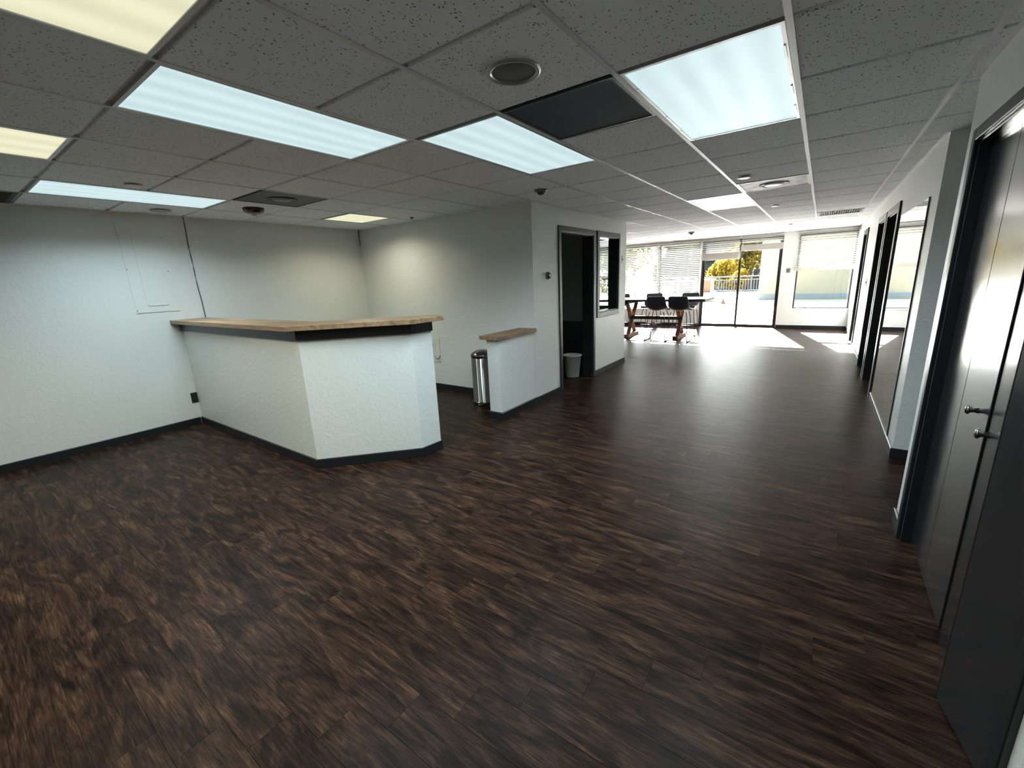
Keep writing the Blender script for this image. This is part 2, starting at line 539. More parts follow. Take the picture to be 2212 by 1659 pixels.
def empty(name, loc=(0, 0, 0), rz=0.0):
    o = bpy.data.objects.new(name, None)
    COL.objects.link(o)
    o.location = loc
    o.rotation_euler = (0, 0, rz)
    o.empty_display_size = 0.1
    return o

def tag(o, label=None, cat=None, group=None, kind=None):
    if label: o['label'] = label
    if cat: o['category'] = cat
    if group: o['group'] = group
    if kind: o['kind'] = kind
    return o

def struct(o, label=None):
    o['kind'] = 'structure'
    if label: o['label'] = label
    return o

def wallbox_x(mb, x0, x1, y0, y1, z0, z1, holes):
    """wall slab lying along Y with holes (ya,yb,za,zb)"""
    ys = sorted({y0, y1, *[h[0] for h in holes], *[h[1] for h in holes]})
    for a, b in zip(ys[:-1], ys[1:]):
        hs = sorted([(h[2], h[3]) for h in holes if h[0] <= a + 1e-6 and h[1] >= b - 1e-6])
        z = z0
        for ha, hb in hs:
            if ha > z + 1e-6: mb.box(x0, x1, a, b, z, ha)
            z = hb
        if z < z1 - 1e-6: mb.box(x0, x1, a, b, z, z1)
    return mb

def wallbox_y(mb, x0, x1, y0, y1, z0, z1, holes):
    xs = sorted({x0, x1, *[h[0] for h in holes], *[h[1] for h in holes]})
    for a, b in zip(xs[:-1], xs[1:]):
        hs = sorted([(h[2], h[3]) for h in holes if h[0] <= a + 1e-6 and h[1] >= b - 1e-6])
        z = z0
        for ha, hb in hs:
            if ha > z + 1e-6: mb.box(a, b, y0, y1, z, ha)
            z = hb
        if z < z1 - 1e-6: mb.box(a, b, y0, y1, z, z1)
    return mb

# ------------------------------------------------------------------ main dimensions
XL = -5.735      # left wall
XN = 0.50        # near right wall with the closet
XR = 0.585       # right wall beyond the alcove
XD = -2.657      # office wall facing the room
YD = 4.158       # divider wall behind the counter
YO = 7.0         # end of the office box
YF = 12.5        # window wall
YB = -3.2        # wall behind the camera
TH = 0.155       # office wall thickness
TOP = CZ + 0.06

# ------------------------------------------------------------------ floor
fl = struct(MB().box(XL - 0.2, 2.4, YB - 0.2, YF + 0.08, -0.12, -0.004).build('floor', M['subfloor']), 'dark brown wood plank floor running through the whole room')
PW, PL, GAP = 0.1524, 0.914, 0.0005
planks = []
row0 = int(math.floor(-0.6 / PW)); row1 = int(math.ceil((YF + 0.02) / PW))
for r in range(row0, row1 + 1):
    y0 = r * PW + 0.02; y1 = y0 + PW
    off = (0.168 * ((y0 + PW / 2 - 2.468) / PW) - 0.022) % PL
    x = XL - 0.1 - PL + ((off - (XL - 0.1)) % PL)
    xmax = 0.62 if y0 > 4.2 or y1 < 3.0 else 1.75
    while x < xmax:
        xa, xb = max(x, XL - 0.05), min(x + PL, xmax)
        if xb - xa > 0.02 and y1 > -0.5:
            planks.append((xa, xb, max(y0, -0.6), min(y1, YF + 0.06)))
        x += PL
def hidden(p):
    xa, xb, ya, yb = p
    if xb < XD - 0.7 and ya > YD and yb < YO: return True       # inside the office
    if xb < -3.0 and 1.75 < (ya + yb) / 2 < 3.3: return True      # behind the counter
    cx, cy = (xa + xb) / 2, (ya + yb) / 2
    rel = Vector((cx, cy, -CAMZ)); zc = rel.dot(FWD)
    if zc < 0.15: return True
    px = 1106 + 913 * rel.dot(RIGHT) / zc; py = 829 + 913 * rel.dot(DOWN) / zc
    if px < -500 or px > 2500 or py > 2300: return True
    return False
planks.sort(key=lambda p: (hidden(p), (p[0] + p[1]) ** 2 / 4 + (p[2] + p[3]) ** 2 / 4))
full_cache = {}
for p in planks[:300]:
    L = round(p[1] - p[0], 3); W = round(p[3] - p[2], 3)
    if (L, W) not in full_cache:
        me = MB().cbox(-L / 2 + GAP / 2, L / 2 - GAP / 2, -W / 2 + GAP / 2, W / 2 - GAP / 2, -0.003, 0.0, 0.0004).mesh('plank')
        me.materials.append(M['plank'])
        full_cache[(L, W)] = me
    link('plank', full_cache[(L, W)], fl, ((p[0] + p[1]) / 2, (p[2] + p[3]) / 2, 0))
mb = MB(); pid = []
for p in planks[300:]:
    n0 = len(mb.f)
    mb.cbox(p[0] + GAP / 2, p[1] - GAP / 2, p[2] + GAP / 2, p[3] - GAP / 2, -0.003, 0.0, 0.0004)
    pid += [random.random()] * (len(mb.f) - n0)
o = mb.build('far_planks', M['plank'], fl)
at = o.data.attributes.new('pid', 'FLOAT', 'FACE')
at.data.foreach_set('value', pid)
o['kind'] = 'stuff'
# the floor behind the camera, in the alcove and closet
mb = MB().box(XL - 0.05, 0.62, YB, -0.6, -0.003, 0).box(0.62, 1.75, 1.2, 3.0, -0.003, 0)
o = mb.build('rear_planks', M['plank'], fl); o['kind'] = 'stuff'

# ------------------------------------------------------------------ ceiling
ceil = struct(MB().box(XL - 0.2, 2.4, YB - 0.2, YF + 0.3, CZ + 0.032, CZ + 0.12).build('ceiling', M['shade_backing']), 'suspended ceiling of speckled grey tiles in a white grid')
P = 0.6096
GX = [0.430 - P * k for k in range(-2, 12)]
GY = [0.695 + P * k for k in range(-2, 20)]
def gx(k): return 0.430 - P * k           # k-th runner counted leftwards from the right wall
def gy(k): return 0.695 + P * k
# cells are named (i, j): x from gx(i+1) to gx(i), y from gy(j) to gy(j+1)
LIGHTS = [  # i, j, rows, tint, label
    (3, -2, 2, 'warm', 'yellowish ceiling light panel cut off by the top left corner of the picture'),
    (4, 0, 2, 'cool', 'long bluish white ceiling light panel nearest above the counter front'),
    (8, 0, 2, 'cool', 'bluish white ceiling light panel nearest the left wall'),
    (6, -2, 2, 'warm', 'yellowish ceiling light panel cut off by the left edge of the picture'),
    (3, 2, 2, 'cool', 'bluish white ceiling light panel beside the dark square ceiling grille'),
    (1, 2, 2, 'cool', 'big square looking ceiling light panel with loose edge clips, right of the dark grille'),
    (2, 8, 2, 'far', 'small looking pale green ceiling light panel farthest down the room'),
    (8, 4, 1, 'warm', 'small square yellowish ceiling light in the corner behind the counter'),
]
VENTS = {(2, 2): 'perf', (7, 2): 'round', (9, -1): 'dark', (1, 7): 'stain', (0, 13): 'grey'}
taken = set(VENTS)
for i, j, n, t, l in LIGHTS:
    for q in range(n): taken.add((i, j + q))
tile_me = MB().cbox(-P / 2 + 0.0055, P / 2 - 0.0055, -P / 2 + 0.0125, P / 2 - 0.0125, CZ + 0.0, CZ + 0.0325, 0.003, False).mesh('ceiling_tile')
tile_me.materials.append(M['tile'])
cut_cache = {}
for i in range(-2, 11):
    for j in range(-2, 20):
        if (i, j) in taken: continue
        xa, xb, ya, yb = gx(i + 1), gx(i), gy(j), gy(j + 1)
        if i < 0 and not (i == -1): 
            if not (ya < 4.3 and yb > 2.9): continue
        if i == -1 and yb < 0.5: continue
        if xb < XD and ya > YD and yb < YO: continue
        ca, cb_, cc, cd = max(xa, XL), min(xb, XR if (ya > 4.1) else (XN if yb < 3.1 else 9)), ya, min(yb, YF)
        if cb_ - ca < 0.02 or cd - cc < 0.02: continue
        if i >= 0 and i <= 9 and cd - cc > 0.6:
            link('ceiling_tile', tile_me, ceil, ((xa + xb) / 2, (ya + yb) / 2, 0))
        else:
            k = (round(cb_ - ca, 3), round(cd - cc, 3))
            if k not in cut_cache:
                me = MB().cbox(-k[0] / 2 + 0.0055, k[0] / 2 - 0.0055, -k[1] / 2 + 0.0125, k[1] / 2 - 0.0125, CZ + 0.0, CZ + 0.0325, 0.003, False).mesh('ceiling_tile')
                me.materials.append(M['tile'])
                cut_cache[k] = me
            link('ceiling_tile', cut_cache[k], ceil, ((ca + cb_) / 2, (cc + cd) / 2, 0))
# main runners along the room
for i in range(-1, 11):
    x = gx(i)
    a, b_ = YB, YF
    if i < 0: a, b_ = 3.1, 4.15
    MB().box(x - 0.0115, x + 0.0115, a, b_, CZ - 0.003, CZ + 0.0012).box(x - 0.003, x + 0.003, a, b_, CZ + 0.0012, CZ + 0.0325).build('main_runner', M['tee'], ceil)
# recessed cross tees between the tile rows
for j in range(-2, 20):
    y = gy(j)
    for i in range(-1, 10):
        if (i, j) in taken and (i, j - 1) in taken: continue
        xa, xb = gx(i + 1) + 0.0115, gx(i) - 0.0115
        if i == -1 and not y > 2.9: xb = XN
        if i == -1: xb = XR if y > 4.2 else min(xb, 1.7)
        if xb < XD and YD < y < YO: continue
        MB().box(xa, xb, y - 0.0135, y + 0.0135, CZ + 0.012, CZ + 0.014).build('cross_tee', M['tee'], ceil)
# wall angles
MB().box(XL, XL + 0.022, YB, YF, CZ - 0.001, CZ + 0.002).build('wall_angle', M['tee'], ceil)
MB().box(XR - 0.02, XR, 4.17, YF, CZ - 0.001, CZ + 0.002).build('wall_angle', M['tee'], ceil)
MB().box(XN - 0.02, XN, YB, 3.08, CZ - 0.001, CZ + 0.002).build('wall_angle', M['tee'], ceil)

# ------------------------------------------------------------------ walls
# openings in the window wall
WIN = [(-5.62, -4.87, 0.47, 2.22), (-4.83, -3.83, 0.47, 2.22), (-3.77, -2.70, 0.47, 2.22)]
DOORF = (-2.65, -0.83, 0.0, 2.22)
WINR = (-0.515, 0.57, 0.48, 2.20)
mb = MB()
wallbox_y(mb, XL - 0.15, XR + 0.15, YF, YF + 0.16, 0, TOP, WIN + [DOORF, WINR])
struct(mb.build('wall_far', M['wall']), 'pale window wall at the far end of the room')
struct(MB().box(XL - 0.15, XL, YB, YF, 0, TOP).build('wall_left', M['wall']), 'long white textured wall on the left')
struct(MB().box(XL - 0.15, 1.0, YB - 0.15, YB, 0, TOP).build('wall_back', M['wall']), 'white wall behind the viewer')
# divider between reception and office, office front and end
struct(MB().box(XL, XD, YD, YD + 0.12, 0, TOP).build('wall_divider', M['wall']), 'white wall behind the reception counter meeting the office corner')
DO = (4.80, 5.73, 0.0, 2.02)          # office doorway (y,y,z,z)
WO = (5.925, 6.655, 0.935, 2.02)      # office window
mb = MB()
wallbox_x(mb, XD - TH, XD, YD + 0.12, YO, 0, TOP, [DO, WO])
struct(mb.build('wall_office', M['wall']), 'white office wall with the dark doorway and inner window')
mb = MB()
wallbox_y(mb, XL, XD - TH, YO - 0.13, YO, 0, TOP, [(-3.36, -2.86, 0.95, 2.05)])
we = struct(mb.build('wall_office_end', M['officewall']), 'grey end wall inside the dark office')
MB().box(XL, XD - TH - 0.02, YO - 0.142, YO - 0.13, 0.0, 0.70).build('wainscot', M['dark_wains'], we)
MB().box(XL, XD - TH - 0.02, YO - 0.155, YO - 0.13, 0.70, 0.79).build('chair_rail', M['officewall'], we)
# near right wall (closet), alcove, right wall
CY0, CY1, CTOP = 1.37, 2.86, 1.975     # closet opening
mb = MB()
wallbox_x(mb, XN, XN + 0.12, YB, 3.08, 0, TOP, [(CY0, CY1, 0, CTOP)])
mb.box(XN + 0.12, 1.3, 0.9, 1.0, 0, TOP).box(1.2, 1.3, 1.0, 3.08, 0, TOP).box(XN + 0.12, 1.2, 2.96, 3.08, 0, TOP)
struct(mb.build('wall_closet', M['wall']), 'white wall on the right holding the black closet doors')
struct(MB().box(1.7, 1.85, 2.9, 4.4, 0, TOP).box(1.3, 1.7, 2.96, 3.08, 0, TOP).build('wall_alcove', M['wall']), 'white wall inside the recess on the right')
RD = [(6.13, 7.0, 0.0, 2.0), (7.27, 8.03, 0.0, 2.0), (9.95, 10.70, 0.0, 2.0)]
mb = MB()
wallbox_x(mb, XR, XR + 0.15, 4.17, YF, 0, TOP, RD)
mb.box(XR + 0.15, 1.85, 4.17, 4.3, 0, TOP)
struct(mb.build('wall_right', M['wall']), 'white wall on the right with the mirror and black doors')

# baseboards
def skirt(name, boxes, label):
    mb = MB()
    for b in boxes:
        mb.cbox(*b, 0.0, 0.08, 0.006)
    struct(mb.build(name, M['black']), label)
T = 0.013
skirt('baseboard_left', [(XL, XL + T, YB, 1.685), (XL, XL + T, 1.98, YD), (XL, XL + T, YO, YF)], 'black baseboard along the left wall')
skirt('baseboard_divider', [(XL + T, -2.86, YD - T, YD)], 'black baseboard along the wall behind the counter')
skirt('baseboard_office', [(XD, XD + T, 4.162, 4.735), (XD, XD + T, 5.795, YO + T), (XD - 0.6, XD, YO, YO + T)], 'black baseboard along the office wall')
skirt('baseboard_closet', [(XN - T, XN, 2.925, 3.08), (XN - T, XN + 0.12, 3.08, 3.08 + T), (XN - T, XN, YB, 1.30)], 'short black baseboard beside the closet door casing')
skirt('baseboard_right', [(XR - T, XR, 4.17, 6.02), (XR - T, XR, 7.07, 7.18), (XR - T, XR, 8.10, 9.86), (XR - T, XR, 10.78, YF), (XR - T, 1.6, 4.17 - T, 4.17)], 'black baseboard along the right wall')
skirt('baseboard_far', [(XL, -2.66, YF - T, YF), (-0.82, XR - T, YF - T, YF)], 'black baseboard under the far windows')

# ------------------------------------------------------------------ reception counter
def offset_strip(front, d):
    """closed polygon between a polyline and its copy pushed back by d (to its left)"""
    out = []
    n = len(front)
    for i, p in enumerate(front):
        p = Vector(p)
        ds = []
        if i > 0: ds.append((p - Vector(front[i - 1])).normalized())
        if i < n - 1: ds.append((Vector(front[i + 1]) - p).normalized())
        nrm = sum((Vector((-q.y, q.x)) for q in ds), Vector((0, 0)))
        nrm = nrm.normalized()
        c = nrm.dot(Vector((-ds[0].y, ds[0].x)))
        out.append(tuple(p + nrm * (d / c)))
    return list(front) + out[::-1]
front = [(XL + 0.002, 1.705), (-3.290, 1.705), (-2.690, 2.330), (-2.672, 2.540)]
ct = tag(empty('reception_counter', (-4.2, 1.8, 0)), 'white angled reception counter with a tan wooden top and black apron', 'counter')
def child_world(mb, name, material, parent, bevel=0.0):
    o = mb.build(name, material, parent, None, bevel)
    o.matrix_parent_inverse = Matrix.Translation(-parent.location)
    return o
child_world(MB().prism(offset_strip(front, 0.15), 0.0, 1.158), 'body', M['wall'], ct)
f2 = offset_strip(front, -0.02)[4:][::-1]
child_world(MB().prism(offset_strip(f2, 0.19), 1.082, 1.162), 'apron', M['apron'], ct)
top_poly = [(XL + 0.002, 1.61), (-3.27, 1.605), (-2.585, 2.29), (-2.585, 2.615), (-2.775, 2.627), (-3.44, 1.955), (XL + 0.002, 1.965)]
child_world(MB().prism(top_poly, 1.163, 1.203), 'countertop', M['laminate'], ct, 0.003)
f3 = offset_strip(front, -0.014)[4:][::-1]
f3[-1] = (f3[-1][0], f3[-1][1] + 0.012)
child_world(MB().prism(offset_strip(f3, 0.05), 0.0, 0.08), 'baseboard', M['black'], ct, 0.004)

# half wall beside the office corner
hw = tag(empty('half_wall', (-2.74, 3.8, 0)), 'low white half wall with a wooden cap at the office corner', 'partition')
child_world(MB().box(-2.818, XD - 0.002, 3.458, YD + 0.001, 0, 0.873), 'body', M['wall'], hw)
child_world(MB().box(-2.875, -2.628, 3.405, YD - 0.002, 0.873, 0.912), 'wood_cap', M['cap'], hw, 0.003)
child_world(MB().cbox(-2.832, XD + 0.012, 3.444, YD + 0.001, 0, 0.082, 0.006), 'baseboard', M['black'], hw)

# ------------------------------------------------------------------ office doorway and window
d1 = struct(empty('door_1', (XD, 5.265, 0)), 'open dark doorway into the unlit office')
cw = 0.065
child_world(MB().box(XD, XD + 0.018, DO[0] - cw, DO[0], 0, DO[3] + cw), 'casing', M['black'], d1, 0.004)
child_world(MB().box(XD, XD + 0.018, DO[1], DO[1] + cw, 0, DO[3] + cw), 'casing', M['black'], d1, 0.004)
child_world(MB().box(XD, XD + 0.018, DO[0], DO[1], DO[3], DO[3] + cw), 'casing', M['black'], d1, 0.004)
child_world(MB().box(XD - TH - 0.003, XD, DO[0], DO[0] + 0.014, 0, DO[3]).box(XD - TH - 0.003, XD, DO[1] - 0.014, DO[1], 0, DO[3]).box(XD - TH - 0.003, XD, DO[0], DO[1], DO[3] - 0.014, DO[3])
            .box(XD - 0.09, XD - 0.05, DO[1] - 0.026, DO[1] - 0.014, 0, DO[3] - 0.014), 'jamb', M['black'], d1)
w1 = struct(empty('window_1', (XD, 6.29, 0.93)), 'inner office window in a dark frame beside the doorway')
cw = 0.07
child_world(MB().box(XD, XD + 0.02, WO[0] - cw, WO[0], WO[2] - cw, WO[3] + cw).box(XD, XD + 0.02, WO[1], WO[1] + 0.05, WO[2] - cw, WO[3] + cw)
            .box(XD, XD + 0.02, WO[0], WO[1], WO[3], WO[3] + cw).box(XD, XD + 0.02, WO[0], WO[1], WO[2] - cw, WO[2]), 'casing', M['black'], w1, 0.003)
child_world(MB().box(XD - TH, XD, WO[0], WO[0] + 0.012, WO[2], WO[3]).box(XD - TH, XD, WO[1] - 0.012, WO[1], WO[2], WO[3])
            .box(XD - TH, XD, WO[0], WO[1], WO[3] - 0.012, WO[3]).box(XD - TH, XD, WO[0], WO[1], WO[2], WO[2] + 0.012), 'jamb', M['black'], w1)
child_world(MB().box(XD - TH + 0.004, XD - TH + 0.010, WO[0] + 0.012, WO[1] - 0.012, WO[2] + 0.012, WO[3] - 0.012), 'pane', M['officeglass'], w1)
w2 = struct(empty('window_2', (-3.1, YO, 0.95)), 'second inner office window in the end wall, seen through the first')
child_world(MB().box(-3.36, -3.34, YO - 0.13, YO, 0.95, 2.05).box(-2.88, -2.86, YO - 0.13, YO, 0.95, 2.05).box(-3.34, -2.88, YO - 0.13, YO, 2.03, 2.05).box(-3.34, -2.88, YO - 0.13, YO, 0.95, 0.97), 'frame', M['black'], w2)
child_world(MB().box(-3.34, -2.88, YO - 0.01, YO - 0.004, 0.97, 2.03), 'pane', M['officeglass'], w2)

# ------------------------------------------------------------------ black doors of the right wall
RDL = ['nearest black door of the right wall, right behind the mirror', 'middle black door of the right wall', 'farthest black door of the right wall, by the window']
for n, (h, lb) in enumerate(zip(RD, RDL)):
    d = struct(empty('door_%d' % (n + 2), (XR, (h[0] + h[1]) / 2, 0)), lb)
    c = 0.075
    child_world(MB().box(XR - 0.018, XR, h[0] - c - 0.03, h[0], 0, h[3] + c), 'casing', M['black'], d, 0.003)
    child_world(MB().box(XR - 0.018, XR, h[1], h[1] + c, 0, h[3] + c), 'casing', M['black'], d, 0.003)
    child_world(MB().box(XR - 0.018, XR, h[0], h[1], h[3], h[3] + c), 'casing', M['black'], d, 0.003)
    child_world(MB().box(XR, XR + 0.15, h[0], h[0] + 0.012, 0, h[3]).box(XR, XR + 0.15, h[1] - 0.012, h[1], 0, h[3]).box(XR, XR + 0.15, h[0], h[1], h[3] - 0.012, h[3]), 'jamb', M['black'], d)
    lf = child_world(MB().box(XR + 0.10, XR + 0.14, h[0] + 0.014, h[1] - 0.014, 0.006, h[3] - 0.014), 'leaf', M['blackdoor'], d)
    kb = MB().lathe([(0.0, -0.05), (0.022, -0.048), (0.026, -0.035), (0.012, -0.022), (0.012, -0.006), (0.028, -0.004), (0.028, 0.0)], (XR + 0.10, h[0] + 0.08, 0.95), 'x', 16).build('knob', M['darksteel'], lf)
    kb.matrix_parent_inverse = Matrix.Translation(-d.location)
    kb.matrix_parent_inverse = Matrix.Identity(4)

# mirror
mr = tag(empty('wall_mirror', (XR, 5.16, 0.09)), 'tall frameless wall mirror on the right wall reflecting the far window', 'mirror')
child_world(MB().box(XR - 0.006, XR - 0.001, 4.475, 5.995, 0.088, 1.92), 'mirror_glass', M['mirror'], mr)
child_world(MB().box(XR - 0.010, XR - 0.001, 4.462, 4.475, 0.082, 1.925).box(XR - 0.010, XR - 0.001, 4.475, 5.995, 0.080, 0.088), 'edge_channel', M['frame'], mr)

# ------------------------------------------------------------------ closet with bifold doors
cl = struct(empty('door_5', (XN, 2.1, 0)), 'black bifold closet doors on the right, nearer pair slightly folded open')
c = 0.052
for a, b_ in ((CY1, CY1 + c), (CY0 - c, CY0)):
    child_world(MB().box(XN - 0.018, XN, a, b_, 0, CTOP + c), 'casing', M['black'], cl, 0.004)
child_world(MB().box(XN - 0.018, XN, CY0, CY1, CTOP, CTOP + c), 'casing', M['black'], cl, 0.004)
child_world(MB().box(XN, XN + 0.12, CY1 - 0.012, CY1, 0, CTOP).box(XN, XN + 0.12, CY0, CY0 + 0.012, 0, CTOP).box(XN, XN + 0.12, CY0, CY1, CTOP - 0.012, CTOP), 'jamb', M['black'], cl)
child_world(MB().box(XN + 0.03, XN + 0.075, CY0 + 0.012, CY1 - 0.012, CTOP - 0.035, CTOP - 0.012), 'track', M['steel'], cl)
def leaf(a, b_, knob=None):
    """one folding panel between plan points a and b, visible face on its left"""
    a = Vector((*a, 0)); b2 = Vector((*b_, 0))
    d = (b2 - a); L = d.length; d.normalize(); n = Vector((d.y, -d.x, 0))
    th = 0.032
    if n.x > 0: n = -n
    pts = [a, b2, b2 - n * th, a - n * th]
    o = child_world(MB().prism([(p.x, p.y) for p in pts], 0.012, CTOP - 0.02), 'leaf', M['blackdoor'], cl, 0.0025)
    if knob is not None:
        c0 = a + d * (L * knob[0])
        prof = [(0.0, 0.036), (0.013, 0.0345), (0.0175, 0.030), (0.0175, 0.027), (0.010, 0.020), (0.0088, 0.010), (0.011, 0.003), (0.011, 0.0)]
        mbk = MB().lathe(prof, (0, 0, 0), 'z', 20)
        q = n.to_track_quat('Z', 'Y').to_matrix()
        mbk.v = [tuple(q @ Vector(v) + Vector((c0.x, c0.y, knob[1]))) for v in mbk.v]
        k = mbk.build('knob', M['darksteel'], o)
        k['label'] = 'small round metal knob'
    return o
XC = 0.540
leaf((XC, CY1 - 0.016), (XC, 2.502))
leaf((XC, 2.499), (XC, 2.155), (0.66, 0.912))
leaf((XC, 2.122), (0.475, 1.770), (0.22, 0.885))
leaf((0.473, 1.755), (XC, 1.400))

# ------------------------------------------------------------------ far windows, sliding door, blinds
def window(n, h, label):
    x0, x1, z0, z1 = h
    w = struct(empty('window_%d' % n, ((x0 + x1) / 2, YF, z0)), label)
    fw = 0.03
    ya, yb = YF + 0.05, YF + 0.10
    child_world(MB().box(x0, x0 + fw, ya, yb, z0, z1).box(x1 - fw, x1, ya, yb, z0, z1).box(x0 + fw, x1 - fw, ya, yb, z1 - fw, z1).box(x0 + fw, x1 - fw, ya, yb, z0, z0 + fw), 'frame', M['frame'], w)
    child_world(MB().box(x0 + fw, x1 - fw, YF + 0.072, YF + 0.078, z0 + fw, z1 - fw), 'pane', M['glass'], w)
    child_world(MB().box(x0 - 0.0, x1 + 0.0, YF - 0.015, YF + 0.05, z0 - 0.018, z0 + 0.004), 'sill', M['whiteplastic'], w)
    return w
window(3, WIN[0], 'leftmost far window, mostly hidden behind the office')
window(4, WIN[1], 'far window behind the left end of the tall table')
window(5, WIN[2], 'far window between the tall table and the sliding door')
window(6, WINR, 'far window right of the sliding door with a half raised blind')
# sliding glass door
sd = struct(empty('door_6', (-1.74, YF, 0)), 'sliding glass patio door in a dark frame')
x0, x1, z0, z1 = DOORF
fw = 0.045
child_world(MB().box(x0, x0 + 0.025, YF + 0.02, YF + 0.12, 0, z1).box(x1 - 0.025, x1, YF + 0.02, YF + 0.12, 0, z1).box(x0, x1, YF + 0.02, YF + 0.12, z1 - 0.03, z1).box(x0, x1, YF + 0.02, YF + 0.12, -0.002, 0.022), 'frame', M['frame'], sd)
for a, b_, yy in ((x0 + 0.025, -1.722, YF + 0.085), (-1.768, x1 - 0.025, YF + 0.045)):
    sash = child_world(MB().box(a, a + fw, yy, yy + 0.03, 0.022, z1 - 0.03).box(b_ - fw, b_, yy, yy + 0.03, 0.022, z1 - 0.03).box(a + fw, b_ - fw, yy, yy + 0.03, 0.022, 0.07).box(a + fw, b_ - fw, yy, yy + 0.03, z1 - 0.08, z1 - 0.03), 'sash', M['frame'], sd)
    pn = MB().box(a + fw, b_ - fw, yy + 0.012, yy + 0.018, 0.07, z1 - 0.08).build('pane', M['glass'], sash)

TILT = R(36)
def blind(x0, x1, zb, zt, stack, label, tilt=TILT):
    """slatted blind hanging inside the wall face: slats from zt down to zb, gathered stack below"""
    y = YF - 0.036
    b = tag(empty('window_blind', ((x0 + x1) / 2, y, zt)), label, 'blind', 'slatted blinds on the far windows')
    child_world(MB().box(x0, x1, y - 0.022, y + 0.026, zt, zt + 0.038), 'head_rail', M['slat'], b)
    w = 0.050
    pitch = 0.0485
    n = max(1, int((zt - zb) / pitch))
    w2 = w / 2
    L = x1 - x0
    # gently crowned slat, outer edge raised towards the sun
    prof = []
    for k in range(4):
        t = -1 + 2 * k / 3
        prof.append((t * w2 * math.cos(tilt), t * w2 * math.sin(tilt) + 0.0015 * (1 - t * t)))
    vs_ = []
    for sx in (-L / 2, L / 2):
        for dz in (0, 0.0022):
            vs_ += [(sx, py_, pz + dz) for py_, pz in prof]
    fs_ = []
    for k in range(3):
        fs_ += [(k, k + 1, k + 9, k + 8), (k + 4, k + 12, k + 13, k + 5)]
    fs_ += [(0, 8, 12, 4), (3, 7, 15, 11), (0, 4, 5, 1), (1, 5, 6, 2), (2, 6, 7, 3), (8, 9, 13, 12), (9, 10, 14, 13), (10, 11, 15, 14)]
    me = MB().add(vs_, fs_).mesh('slat')
    me.materials.append(M['slat'])
    for k in range(n):
        link('slat', me, b, (0, 0, -pitch * (k + 0.6)))
    mb = MB()
    if stack > 0.03:
        q = int(stack / 0.006)
        for k in range(q):
            zz = zb - stack + 0.02 + (stack - 0.022) * k / q
            mb.box(x0, x1, y - 0.0235 - 0.0008 * (k % 2), y + 0.0235, zz, zz + 0.0042)
        child_world(mb, 'gathered_slats', M['rail'], b)
        child_world(MB().box(x0, x1, y - 0.0245, y + 0.0245, zb - stack, zb - stack + 0.019), 'bottom_rail', M['rail'], b)
    else:
        child_world(MB().box(x0, x1, y - 0.0245, y + 0.0245, zb - 0.02, zb), 'bottom_rail', M['slat'], b)
    for t in (0.12, 0.5, 0.88):
        xx = x0 + L * t
        child_world(MB().tube([(xx, y - 0.0265, zt), (xx, y - 0.0265, zb - stack + 0.01)], 0.0012, 5), 'ladder_cord', M['slat'], b)
    return b
blind(-5.66, -4.86, 1.46, 2.24, 0.09, 'leftmost blind, half raised, seen only through the office window', R(38))
blind(-4.84, -3.815, 0.90, 2.24, 0.0, 'lowered blind on the far window left of the black mullion', R(38))
blind(-3.785, -2.665, 0.90, 2.24, 0.0, 'lowered blind on the far window right beside the sliding door', R(40))
blind(-2.645, -1.765, 1.90, 2.24, 0.165, 'short raised blind above the left leaf of the sliding door')
blind(-1.725, -0.835, 2.055, 2.24, 0.145, 'short raised blind above the right leaf of the sliding door')
blind(-0.53, 0.572, 1.455, 2.235, 0.085, 'half raised blind on the window right of the sliding door')

# ------------------------------------------------------------------ ceiling fixtures
TINT = {'cool': (0.80, 1.0, 1.06), 'warm': (1.0, 0.97, 0.74), 'far': (0.88, 1.0, 0.93)}
for i, j, n, t, lb in LIGHTS:
    xc = (gx(i) + gx(i + 1)) / 2
    ya, yb = gy(j), gy(j + n)
    yc = (ya + yb) / 2
    f = tag(empty('ceiling_light', (xc, yc, CZ)), lb, 'ceiling light', 'fluorescent light panels in the ceiling')
    hx, hy = P / 2 - 0.013, (yb - ya) / 2 - 0.011
    MB().box(-hx, hx, -hy, -hy + 0.016, -0.003, 0.012).box(-hx, hx, hy - 0.016, hy, -0.003, 0.012).box(-hx, -hx + 0.014, -hy + 0.016, hy - 0.016, -0.003, 0.012).box(hx - 0.014, hx, -hy + 0.016, hy - 0.016, -0.003, 0.012).build('frame', M['fixture'], f)
    MB().box(-hx + 0.014, hx - 0.014, -hy + 0.016, hy - 0.016, 0.001, 0.006).build('diffuser', M[t], f)
    ld = bpy.data.lights.new('tube_light', 'AREA')
    ld.shape = 'RECTANGLE'; ld.size = 2 * hx - 0.06; ld.size_y = 2 * hy - 0.06
    ld.energy = PANEL_POWER * (n / 2.0)
    ld.color = TINT[t]
    ld.spread = R(148)
    lo = bpy.data.objects.new('tube_light', ld)
    COL.objects.link(lo)
    lo.parent = f
    lo.location = (0, 0, -0.006)
    if (i, j) == (1, 2):      # the loose clips and bright trim of the big panel
        for s in (-1, 1):
            for q in (-0.35, 0.1, 0.4):
                MB().box(s * (hx - 0.012) - 0.004, s * (hx - 0.012) + 0.004, q - 0.06, q + 0.06, -0.006, -0.003).build('edge_clip', M['fixture'], f)

